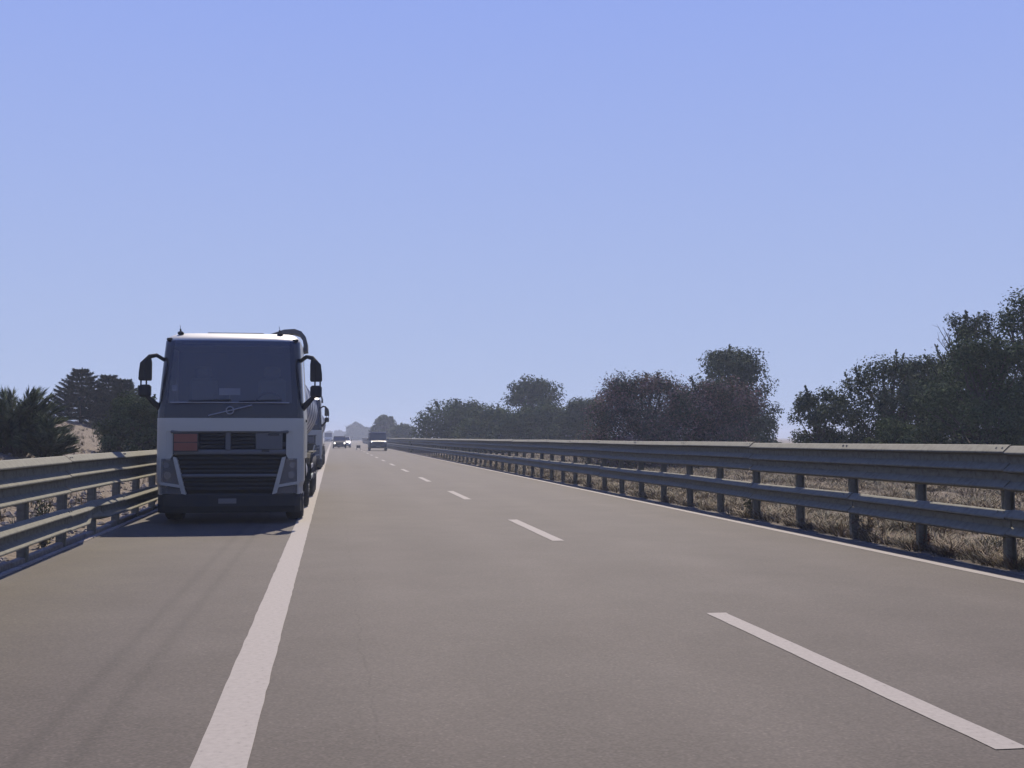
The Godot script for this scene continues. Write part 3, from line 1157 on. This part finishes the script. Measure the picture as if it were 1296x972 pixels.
	for b in o.get("bare", []):
		# leafless twigs above the crown: [x, height]
		var bs := Shape.new()
		for k in 9:
			var st := Vector3(b[0] * 0.5, H * 0.6, r.randf_range(-0.2, 0.2))
			var en := Vector3(b[0] + r.randf_range(-0.45, 0.45), b[1] - gy - r.randf_range(0.0, 0.7), r.randf_range(-0.4, 0.4))
			var md := st.lerp(en, 0.5) + rand_dir(r) * 0.12
			bs.tube([st, md, en], [0.03, 0.018, 0.006], 5, false)
			for q in 5:
				var p0 := md.lerp(en, r.randf())
				bs.tube([p0, p0 + (rand_dir(r) + Vector3(0, 0.7, 0)) * 0.22], [0.008, 0.003], 4, false)
		part(T, "bare_twigs", bs, M.bark)
	return T

func conifer(label: String, x: float, d: float, top: float, hw: float, seed_: int, group: String) -> void:
	var r := RandomNumberGenerator.new()
	r.seed = seed_
	var gy := ground_y(x, -d)
	var T := thing("conifer", label, "tree", Vector3(x, gy, -d), group)
	var H := top - gy
	var s := Shape.new()
	s.tube([Vector3(0, -0.15, 0), Vector3(0.03, H * 0.5, 0), Vector3(0, H * 0.98, 0)], [0.11, 0.07, 0.015], 8)
	part(T, "trunk", s, M.bark)
	var bs := Shape.new()
	var cs := Shape.new()
	cs.colored = true
	var y := 0.12 * H
	while y < H * 0.99:
		var t := y / H
		var reach := hw * (1.0 - pow(t, 1.15)) + 0.3
		if t > 0.93:
			reach = 0.38
		var nb := 11
		var ph := r.randf_range(0.0, TAU)
		for k in nb:
			var a := ph + TAU * k / nb + r.randf_range(-0.25, 0.25)
			var ln := reach * r.randf_range(0.75, 1.1)
			var o := Vector3(cos(a), 0, sin(a))
			var p0 := Vector3(0, y + r.randf_range(-0.014, 0.014) * H, 0)
			var p1 := p0 + o * ln * 0.55 + Vector3(0, -0.03 * ln, 0)
			var p2 := p0 + o * ln + Vector3(0, 0.22 * ln, 0)
			bs.tube([p0, p1, p2], [0.025, 0.016, 0.006], 4, false)
			var cnt := int(240 * ln) + 60
			for j in cnt:
				var q := pow(r.randf(), 0.7)
				var p := (p0.lerp(p1, q * 2.0) if q < 0.5 else p1.lerp(p2, q * 2.0 - 1.0))
				var sd := o.cross(Vector3.UP)
				var off := r.randf_range(-1.0, 1.0) * 0.2 * (1.15 - q) + 0.0
				p += sd * off + Vector3(0, r.randf_range(-0.05, 0.05), 0)
				var dr := (o * 0.8 + sd * signf(off) * 0.7 + Vector3(0, r.randf_range(-0.2, 0.5), 0)).normalized()
				var f := r.randf_range(0.6, 1.35)
				cs.col = Color(0.025 * f, 0.036 * f, 0.03 * f)
				leaf(cs, p, (Vector3.UP + rand_dir(r) * 0.8).normalized(), dr, r.randf_range(0.1, 0.2), 0.016)
		y += H * 0.07 * r.randf_range(0.9, 1.15)
	part(T, "limbs", bs, M.bark)
	part(T, "crown", cs, M.leaf)

# a shrub of long arching, feathery shoots
func plume_shrub(label: String, x: float, d: float, top: float, hw: float, shoots: int, seed_: int) -> void:
	var r := RandomNumberGenerator.new()
	r.seed = seed_
	var gy := ground_y(x, -d)
	var T := thing("plumed_shrub", label, "shrub", Vector3(x, gy, -d), "feathery shrubs on the bank")
	var H := top - gy
	var bs := Shape.new()
	var cs := Shape.new()
	cs.colored = true
	for k in shoots:
		var a := r.randf_range(0.0, TAU)
		var out := pow(r.randf(), 0.5)
		var o := Vector3(cos(a), 0, sin(a))
		var base := o * r.randf_range(0.0, 0.22) * hw
		var tip := base + o * hw * out * 0.95 + Vector3(0, H * (1.0 - 0.5 * out * out) * r.randf_range(0.5, 0.95), 0)
		var ctl := base + o * hw * out * 0.3 + Vector3(0, tip.y * 0.8, 0)
		var pts := []
		var rads := []
		for j in 6:
			var t := j / 5.0
			pts.append(base.lerp(ctl, t).lerp(ctl.lerp(tip, t), t))
			rads.append(lerpf(0.016, 0.003, t))
		bs.tube(pts, rads, 4, false)
		var f0 := r.randf_range(0.7, 1.3)
		for j in 170:
			var t := 0.15 + 0.85 * pow(r.randf(), 0.7)
			var i0 := mini(int(t * 5.0), 4)
			var p: Vector3 = pts[i0].lerp(pts[i0 + 1], t * 5.0 - i0)
			var tg: Vector3 = (pts[i0 + 1] - pts[i0]).normalized()
			var sd := o.cross(Vector3.UP) * (1.0 if j % 2 == 0 else -1.0)
			var dr := (tg * 0.85 + sd * 0.5 + rand_dir(r) * 0.25).normalized()
			var f := f0 * r.randf_range(0.7, 1.3)
			cs.col = Color(0.07 * f, 0.086 * f, 0.05 * f)
			leaf(cs, p, (rand_dir(r) + Vector3(0, 0.5, 0)).normalized(), dr, r.randf_range(0.16, 0.34), 0.009)
	part(T, "stems", bs, M.bark)
	part(T, "crown", cs, M.leaf)

func tuft_mesh(seed_: int, blades: int, hgt: float, spread: float) -> ArrayMesh:
	var r := RandomNumberGenerator.new()
	r.seed = seed_
	var s := Shape.new()
	s.colored = true
	for k in blades:
		var a := r.randf_range(0.0, TAU)
		var o := Vector3(cos(a), 0, sin(a))
		var b := o * r.randf_range(0.0, spread * 0.5)
		var h := hgt * r.randf_range(0.45, 1.0)
		var m := b + o * spread * 0.25 + Vector3(0, h * 0.6, 0)
		var t := b + o * spread * r.randf_range(0.4, 1.0) + Vector3(0, h, 0)
		var sd := o.cross(Vector3.UP) * 0.006
		var f := r.randf_range(0.75, 1.2)
		s.col = Color(f, f, f)
		s.quad(b - sd, b + sd, m + sd * 0.7, m - sd * 0.7, Vector3.UP)
		s.tri(m - sd * 0.7, m + sd * 0.7, t, Vector3.UP)
	return s.mesh(M.straw)

func scatter(called: String, label: String, category: String, me: Mesh, count: int, x0: float, x1: float, d0: float, d1: float, tones: Array, size: Array, seed_: int, lift := 0.0) -> void:
	var r := RandomNumberGenerator.new()
	r.seed = seed_
	var mm := MultiMesh.new()
	mm.transform_format = MultiMesh.TRANSFORM_3D
	mm.use_colors = true
	mm.mesh = me
	var list := []
	while list.size() < count:
		var x := lerpf(x0, x1, pow(r.randf(), 1.3))
		var d := lerpf(d0, d1, pow(r.randf(), 1.5))
		if bump.get_noise_2d(x * 1.3 + 40.0, d * 1.3) < r.randf_range(-0.5, 0.25):
			continue
		list.append([x, d])
	mm.instance_count = count
	for k in count:
		var x: float = list[k][0]
		var d: float = list[k][1]
		var sc := r.randf_range(size[0], size[1])
		var b := Basis(Vector3.UP, r.randf_range(0.0, TAU)).scaled(Vector3(sc, sc * r.randf_range(0.7, 1.2), sc))
		mm.set_instance_transform(k, Transform3D(b, Vector3(x, ground_y(x, -d) - 0.01 + lift, -d)))
		var c: Array = tones[r.randi() % tones.size()]
		var f := r.randf_range(0.8, 1.2)
		mm.set_instance_color(k, Color(c[0] * f, c[1] * f, c[2] * f))
	var o := MultiMeshInstance3D.new()
	o.name = numbered(called)
	o.multimesh = mm
	add_child(o)
	tag(o, label, category, "", "stuff")

func weed(label: String, x: float, d: float, h: float, tone: Array, seed_: int) -> void:
	var r := RandomNumberGenerator.new()
	r.seed = seed_
	var T := thing("dry_weed", label, "weed", Vector3(x, ground_y(x, -d) - 0.02, -d), "dry weeds along the verge")
	var st := Shape.new()
	var cs := Shape.new()
	cs.colored = true
	for k in 9:
		var a := r.randf_range(0.0, TAU)
		var lean := r.randf_range(0.1, 0.5)
		var p := Vector3(cos(a) * lean * h, h * r.randf_range(0.6, 1.0), sin(a) * lean * h)
		st.tube([Vector3.ZERO, p * 0.5 + Vector3(0, h * 0.1, 0), p], [0.008, 0.006, 0.003], 4, false)
		for j in 26:
			var t := r.randf_range(0.25, 1.0)
			var f := r.randf_range(0.6, 1.4)
			cs.col = Color(tone[0] * f, tone[1] * f, tone[2] * f)
			leaf(cs, p * t + rand_dir(r) * 0.03, rand_dir(r), rand_dir(r), r.randf_range(0.03, 0.08), 0.012)
	part(T, "stems", st, M.bark)
	part(T, "leaves", cs, M.leaf)

# ------------------------------------------------------------------ scene
func _ready() -> void:
	# camera: standing on the carriageway at eye height, turned a little off the road's direction
	var cam := Camera3D.new()
	cam.name = "camera"
	cam.fov = 36.36
	cam.near = 0.1
	cam.far = 4000.0
	add_child(cam)
	cam.position = Vector3(0, 1.48, 0)
	cam.rotation_degrees = Vector3(2.61, -8.71, 0)
	cam.current = true

	var env := Environment.new()
	env.background_mode = Environment.BG_SKY
	var sky := Sky.new()
	var sm := ProceduralSkyMaterial.new()
	sm.sky_top_color = lin(0.068, 0.15, 0.63)
	sm.sky_horizon_color = lin(0.3, 0.362, 0.515)
	sm.sky_curve = 0.48
	sm.ground_horizon_color = lin(0.2, 0.2, 0.2)
	sm.ground_bottom_color = lin(0.1, 0.085, 0.07)
	sm.sun_angle_max = 0.0
	sky.sky_material = sm
	env.sky = sky
	env.tonemap_mode = Environment.TONE_MAPPER_LINEAR
	env.tonemap_exposure = 1.5
	env.sdfgi_enabled = true
	env.ssao_enabled = true
	env.ssil_enabled = true
	env.fog_enabled = true
	env.fog_density = 0.001
	env.fog_light_color = Color(0.8, 0.83, 0.88)
	var we := WorldEnvironment.new()
	we.name = "world_environment"
	we.environment = env
	add_child(we)

	var sun := DirectionalLight3D.new()
	sun.name = "sun"
	add_child(sun)
	sun.look_at_from_position(Vector3(0.17, 1.0, -0.9) * 50.0, Vector3.ZERO)
	sun.light_energy = 1.6
	sun.light_angular_distance = 0.5
	sun.light_color = Color(1.0, 0.945, 0.86)
	sun.shadow_enabled = true

	make_materials()
	build_ground()
	build_road()
	build_barriers()
	build_vehicles()
	build_plants()

func build_barriers() -> void:
	guardrail("sunlit steel guardrail with dented lower beam beside the shoulder and lorry", -3.36, 1.0, 1.235, 0.535, 4.0, -68.0, 41, 0.55, -16.2)
	guardrail("long shaded steel guardrail along the thin white line in front of the trees", 7.34, -1.0, 1.385, 0.675, 4.0, -300.0, 43, 0.35)
	# low kerb under the guardrail beside the shoulder
	var k := Node3D.new()
	k.name = "kerb"
	add_child(k)
	tag(k, "low dusty kerb under the guardrail beside the shoulder", "", "", "structure")
	var r := RandomNumberGenerator.new()
	r.seed = 9
	var b := Shape.new()
	b.box(Vector3.ZERO, Vector3(0.1, 0.16, 1.96), 0.015)
	var bm := b.mesh(M.kerb)
	var z := 3.0
	while z > -70.0:
		var o := put(k, "kerb_block", bm, Vector3(-3.62 + r.randf_range(-0.02, 0.02), 0.0 + r.randf_range(-0.015, 0.015), z))
		o.rotation.y = r.randf_range(-0.012, 0.012)
		z -= 2.0
	var e := Shape.new()
	z = 4.0
	while z > -70.0:
		var w := r.randf_range(0.06, 0.13)
		e.box(Vector3(-3.5, -0.005, z - 0.5), Vector3(w, 0.05, 0.97), 0.012)
		z -= 1.0
	part(k, "dust_ridge", e, M.kerb)

func build_vehicles() -> void:
	var a := make_lorry("white lorry with orange hazard plate on its grille, parked on the shoulder", Vector3(-1.745, 0, -20.6))
	a.rotation.y = deg_to_rad(-0.35)
	var b: Node3D = a.duplicate()
	b.name = numbered("tanker_lorry")
	add_child(b)
	b.position = Vector3(-1.72, 0, -54.0)
	tag(b, "pale lorry mostly hidden behind the lorry with the orange hazard plate")
	for q in ["hazard_plate", "headlight"]:
		if q == "hazard_plate":
			b.get_node(q).free()
	var dark := plain(0.03, 0.03, 0.034, 0.85)
	dark.metallic_specular = 0.2
	var pale := plain(0.45, 0.45, 0.45, 0.3)
	pale.clearcoat_enabled = true
	var green := plain(0.03, 0.037, 0.036, 0.55)
	make_car("oncoming_car", "dark car with lit headlights driving beside the parked lorries", "car", Vector3(0.92, 0, -158.0), 0.0, {"w": 1.8, "l": 4.1, "clear": 0.2, "hood": 0.9, "belt": 1.0, "roof": 1.62, "nose": 1.0, "rake": 0.7, "tail": 0.25, "back": 0.35, "paint": dark, "lights": M.beam_on, "lamp": 0.13, "wheel": 0.32, "group": "traffic coming down the road"})
	make_car("oncoming_car", "pale car with lit headlights half hidden behind the dark car", "car", Vector3(1.75, 0, -170.0), 0.04, {"w": 1.8, "l": 4.2, "clear": 0.2, "hood": 0.88, "belt": 0.98, "roof": 1.55, "nose": 1.05, "rake": 0.75, "tail": 0.3, "back": 0.4, "paint": pale, "lights": M.beam_on, "lamp": 0.13, "wheel": 0.32, "group": "traffic coming down the road"})
	make_car("off_road_car", "dark boxy off-road vehicle with bright bonnet edge in the overtaking lane", "car", Vector3(4.93, 0, -128.5), 0.0, {"w": 2.0, "l": 4.6, "clear": 0.28, "hood": 1.12, "belt": 1.2, "roof": 2.05, "nose": 1.1, "rake": 0.3, "tail": 0.1, "back": 0.1, "taper": 0.86, "paint": green, "roof_paint": plain(0.3, 0.31, 0.33, 0.3), "lights": M.chrome, "lamp": 0.1, "wheel": 0.38, "group": "traffic coming down the road"})
	make_car("delivery_van", "white van on the far carriageway, its roof showing over the guardrail", "van", Vector3(14.9, 0, -235.0), 0.0, {"w": 2.0, "l": 5.4, "clear": 0.25, "hood": 1.15, "belt": 1.35, "roof": 2.5, "nose": 0.8, "rake": 0.5, "tail": 0.05, "back": 0.05, "taper": 0.92, "paint": M.white, "lights": M.chrome, "lamp": 0.12, "wheel": 0.36})
	# white lorry far behind, just a pale box with a blue-green load
	make_car("delivery_van", "tiny pale van far down the road beyond the parked lorries", "van", Vector3(-1.2, 0, -330.0), 0.0, {"w": 2.2, "l": 6.0, "clear": 0.3, "hood": 1.3, "belt": 1.5, "roof": 2.8, "nose": 0.7, "rake": 0.4, "tail": 0.05, "back": 0.05, "taper": 0.95, "paint": M.white, "lights": M.chrome, "lamp": 0.12, "wheel": 0.4})
	# small dark trestle on the asphalt
	var t := thing("road_trestle", "small dark trestle standing on the asphalt between the oncoming vehicles", "trestle", Vector3(2.96, 0, -137.0))
	for sx in [-1.0, 1.0]:
		var s := Shape.new()
		s.rod(Vector3(0.2 * sx, 0.0, 0.14), Vector3(0.16 * sx, 0.6, 0), 0.03, 6)
		s.rod(Vector3(0.2 * sx, 0.0, -0.14), Vector3(0.16 * sx, 0.6, 0), 0.03, 6)
		part(t, "leg", s, M.chassis)
	var s := Shape.new()
	s.box(Vector3(0, 0.4, 0.06), Vector3(0.46, 0.3, 0.03), 0.006)
	part(t, "board", s, plain(0.06, 0.055, 0.05, 0.7))

func build_plants() -> void:
	var olive := [[0.05, 0.07, 0.024], [0.065, 0.085, 0.0304], [0.043, 0.06, 0.0256]]
	var dark := [[0.032, 0.05, 0.0208], [0.042, 0.062, 0.024], [0.05, 0.07, 0.0296]]
	var grey := [[0.053, 0.07, 0.0336], [0.044, 0.06, 0.0288], [0.066, 0.08, 0.0416]]
	var rosy := [[0.052, 0.063, 0.038], [0.135, 0.09, 0.075], [0.07, 0.072, 0.05], [0.2, 0.125, 0.11]]
	var G := "trees beyond the long shaded guardrail"
	tree("bush", "ragged low bush beside the gap of open sky", "bush", 18.30, 42, 3.45, 1.45, {"clumps": 36, "per": 220, "cols": grey, "low": -0.05, "leaf_length": 0.12}, 101, G)
	tree("broadleaf_tree", "grey-green loose tree between the sky gap and the tallest trees", "tree", 20.00, 40, 4.55, 2.00, {"clumps": 60, "per": 210, "cols": grey, "low": 0.0, "leaf_length": 0.12, "sprigs": 16}, 102, G)
	tree("broadleaf_tree", "tall thin tree with bare twigs showing at its top", "tree", 22.10, 38, 6.10, 1.35, {"clumps": 40, "per": 200, "cols": grey, "low": 0.1, "leaf_length": 0.11, "sprigs": 12, "bare": [[-0.9, 5.5]]}, 103, G)
	tree("broadleaf_tree", "dense dark tree in front of the tall thin tree with bare twigs", "tree", 20.10, 34, 4.95, 2.20, {"clumps": 70, "per": 230, "cols": dark, "low": -0.05, "leaf_length": 0.11}, 104, G)
	tree("broadleaf_tree", "tallest dark tree, standing beyond the thin tree with bare twigs", "tree", 24.00, 37, 6.80, 1.90, {"clumps": 50, "per": 220, "cols": dark, "low": 0.05, "leaf_length": 0.12, "sprigs": 14}, 105, G)
	tree("broadleaf_tree", "bushy tree joining the loose grey-green tree to the dense dark tree", "tree", 22.30, 41, 4.90, 1.70, {"clumps": 50, "per": 210, "cols": grey, "low": -0.05, "leaf_length": 0.12, "sprigs": 10}, 140, G)
	tree("bush", "low olive bush in front of the grey-green loose tree", "bush", 16.60, 33, 2.10, 0.95, {"clumps": 24, "per": 220, "cols": olive, "low": -0.1, "leaf_length": 0.09}, 106, G)
	tree("bush", "low olive bush in front of the dense dark tree", "bush", 20.20, 32, 2.05, 0.95, {"clumps": 24, "per": 220, "cols": olive, "low": -0.1, "leaf_length": 0.09}, 107, G)
	tree("broadleaf_tree", "tall grey-green tree rising behind the two rosy oleanders", "tree", 21.80, 62, 6.75, 2.75, {"clumps": 75, "per": 220, "cols": grey, "low": 0.02, "leaf_length": 0.16, "sprigs": 18, "clump": 0.85}, 108, G)
	tree("oleander", "wide oleander with faded pink blossom, long arching outline", "shrub", 14.10, 52, 4.65, 2.75, {"clumps": 105, "per": 210, "cols": rosy, "low": -0.05, "leaf_length": 0.15, "slim": 0.18, "sprigs": 12}, 109, G)
	tree("oleander", "oleander with faded pink blossom below the tall grey-green tree", "shrub", 16.80, 50, 4.15, 2.40, {"clumps": 85, "per": 210, "cols": rosy, "low": -0.05, "leaf_length": 0.15, "slim": 0.18, "sprigs": 8}, 110, G)
	tree("broadleaf_tree", "dark domed tree rising above the hedge of shrubs", "tree", 19.9, 116, 7.90, 3.34, {"clumps": 60, "per": 200, "cols": dark, "low": 0.0, "leaf_length": 0.28, "sprigs": 6}, 111, G)
	tree("shrub", "wide rounded green shrub at the far end of the hedge", "shrub", 12.0, 114, 5.30, 4.30, {"clumps": 60, "per": 190, "cols": dark, "low": -0.1, "leaf_length": 0.28, "sprigs": 16}, 112, G)
	tree("shrub", "green shrub between the wide rounded shrub and the domed tree", "shrub", 14.7, 106, 4.45, 3.89, {"clumps": 50, "per": 180, "cols": olive, "low": -0.1, "leaf_length": 0.26, "sprigs": 10}, 113, G)
	tree("shrub", "green shrub below the dark domed tree", "shrub", 18.0, 101, 4.60, 4.22, {"clumps": 55, "per": 190, "cols": dark, "low": -0.1, "leaf_length": 0.26, "sprigs": 12}, 114, G)
	tree("shrub", "pale green shrub between the domed tree and the wide oleander", "shrub", 20.7, 95, 4.90, 2.76, {"clumps": 40, "per": 190, "cols": grey, "low": -0.05, "leaf_length": 0.24, "sprigs": 12}, 115, G)
	tree("broadleaf_tree", "hazy rounded tree behind the off-road vehicle", "tree", 10.6, 240, 6.10, 2.86, {"clumps": 40, "per": 140, "cols": dark, "low": 0.0, "leaf_length": 0.5, "sprigs": 4}, 116, G)
	tree("shrub", "hazy low shrub by the white van on the far carriageway", "shrub", 12.2, 205, 3.90, 2.40, {"clumps": 30, "per": 140, "cols": dark, "low": -0.1, "leaf_length": 0.42, "sprigs": 6}, 117, G)
	tree("broadleaf_tree", "faint rounded tree at the far end of the road", "tree", 10.8, 560, 8.60, 5.20, {"clumps": 36, "per": 120, "cols": dark, "low": -0.05, "leaf_length": 1.0, "sprigs": 3}, 118, G)
	tree("broadleaf_tree", "faint lower tree beside the rounded tree at the road's far end", "tree", 16.5, 540, 6.30, 4.50, {"clumps": 30, "per": 120, "cols": dark, "low": -0.1, "leaf_length": 1.0, "sprigs": 3}, 119, G)
	for k in 7:
		tree("broadleaf_tree", "far-off flat-topped tree in the low row closing the road", "tree", -16.0 + 6.5 * k, 820.0 + 4.0 * (k % 3), 6.0 + 0.25 * (k % 2), 5.2, {"clumps": 24, "per": 90, "cols": dark, "low": -0.15, "leaf_length": 1.4, "sprigs": 0, "deep": 0.6}, 120 + k, "low row of trees closing the road")
	# the bank beside the shoulder
	conifer("dark conifer with tiered branches, tallest of three on the bank", -12.65, 62, 4.95, 1.9, 131, "conifers on the bank")
	conifer("middle dark conifer of three on the bank, pointed crown", -11.5, 63, 4.6, 1.5, 132, "conifers on the bank")
	conifer("dark conifer on the bank, lowest of three and next to the round bush", -10.5, 61.5, 4.35, 1.4, 133, "conifers on the bank")
	tree("bush", "round dark bush on the bank between conifers and lorry", "bush", -6.72, 42, 3.10, 1.20, {"clumps": 60, "per": 230, "cols": dark, "low": -0.05, "leaf_length": 0.1, "sprigs": 12}, 134)
	plume_shrub("large feathery green shrub on the bank behind the guardrail", -8.15, 32, 3.0, 1.2, 130, 135)
	plume_shrub("smaller feathery shrub beside the large feathery shrub", -7.15, 31, 2.0, 0.6, 60, 136)
	plume_shrub("feathery shrub on the far side of the large feathery shrub", -9.7, 31.5, 2.8, 1.1, 110, 137)
	# dry grass and weeds
	var straw := [[0.16, 0.115, 0.056], [0.12, 0.088, 0.044], [0.19, 0.145, 0.072], [0.085, 0.068, 0.0336], [0.07, 0.068, 0.0336], [0.1, 0.06, 0.036]]
	scatter("dry_grass", "dry straw-coloured grass behind the long shaded guardrail", "grass", tuft_mesh(1, 22, 0.17, 0.3), 22000, 7.55, 24.0, 8.0, 90.0, straw, [0.6, 1.5], 51)
	scatter("dry_grass", "thin dry grass on the ochre bank", "grass", tuft_mesh(2, 12, 0.22, 0.2), 3000, -4.2, -22.0, 9.0, 75.0, straw, [0.5, 1.3], 52)
	var st := Shape.new()
	st.colored = true
	st.col = Color(1, 1, 1)
	st.loft([PackedVector3Array([Vector3(-0.03, 0, -0.02), Vector3(0.02, 0, -0.03), Vector3(0.035, 0, 0.02), Vector3(-0.02, 0, 0.03)]), PackedVector3Array([Vector3(-0.035, 0.02, -0.025), Vector3(0.025, 0.025, -0.03), Vector3(0.03, 0.02, 0.025), Vector3(-0.02, 0.02, 0.03)]), PackedVector3Array([Vector3(-0.01, 0.04, -0.01), Vector3(0.01, 0.042, -0.01), Vector3(0.012, 0.04, 0.01), Vector3(-0.01, 0.038, 0.01)])])
	scatter("gravel", "loose pale stones on the ground behind the dented guardrail", "gravel", st.mesh(M.straw), 2500, -3.75, -8.0, 9.0, 45.0, [[0.2, 0.175, 0.145], [0.15, 0.13, 0.105], [0.11, 0.09, 0.075]], [0.4, 1.8], 53)
	weed("leafy dark weed growing against a post of the long guardrail", 7.62, 20.6, 0.5, [0.06, 0.07, 0.045], 61)
	weed("dry thorny weed by the thin white line under the shaded beams", 7.6, 16.0, 0.4, [0.16, 0.12, 0.075], 62)
	weed("reddish dry weed at the foot of a shaded post", 7.66, 14.35, 0.3, [0.12, 0.06, 0.04], 63)
	weed("pale dry weed under the sunlit guardrail's dented beam", -3.85, 16.6, 0.4, [0.2, 0.18, 0.11], 64)
	weed("grey leafy weed behind the sunlit guardrail near the lorry", -4.2, 18.2, 0.7, [0.1, 0.11, 0.065], 65)
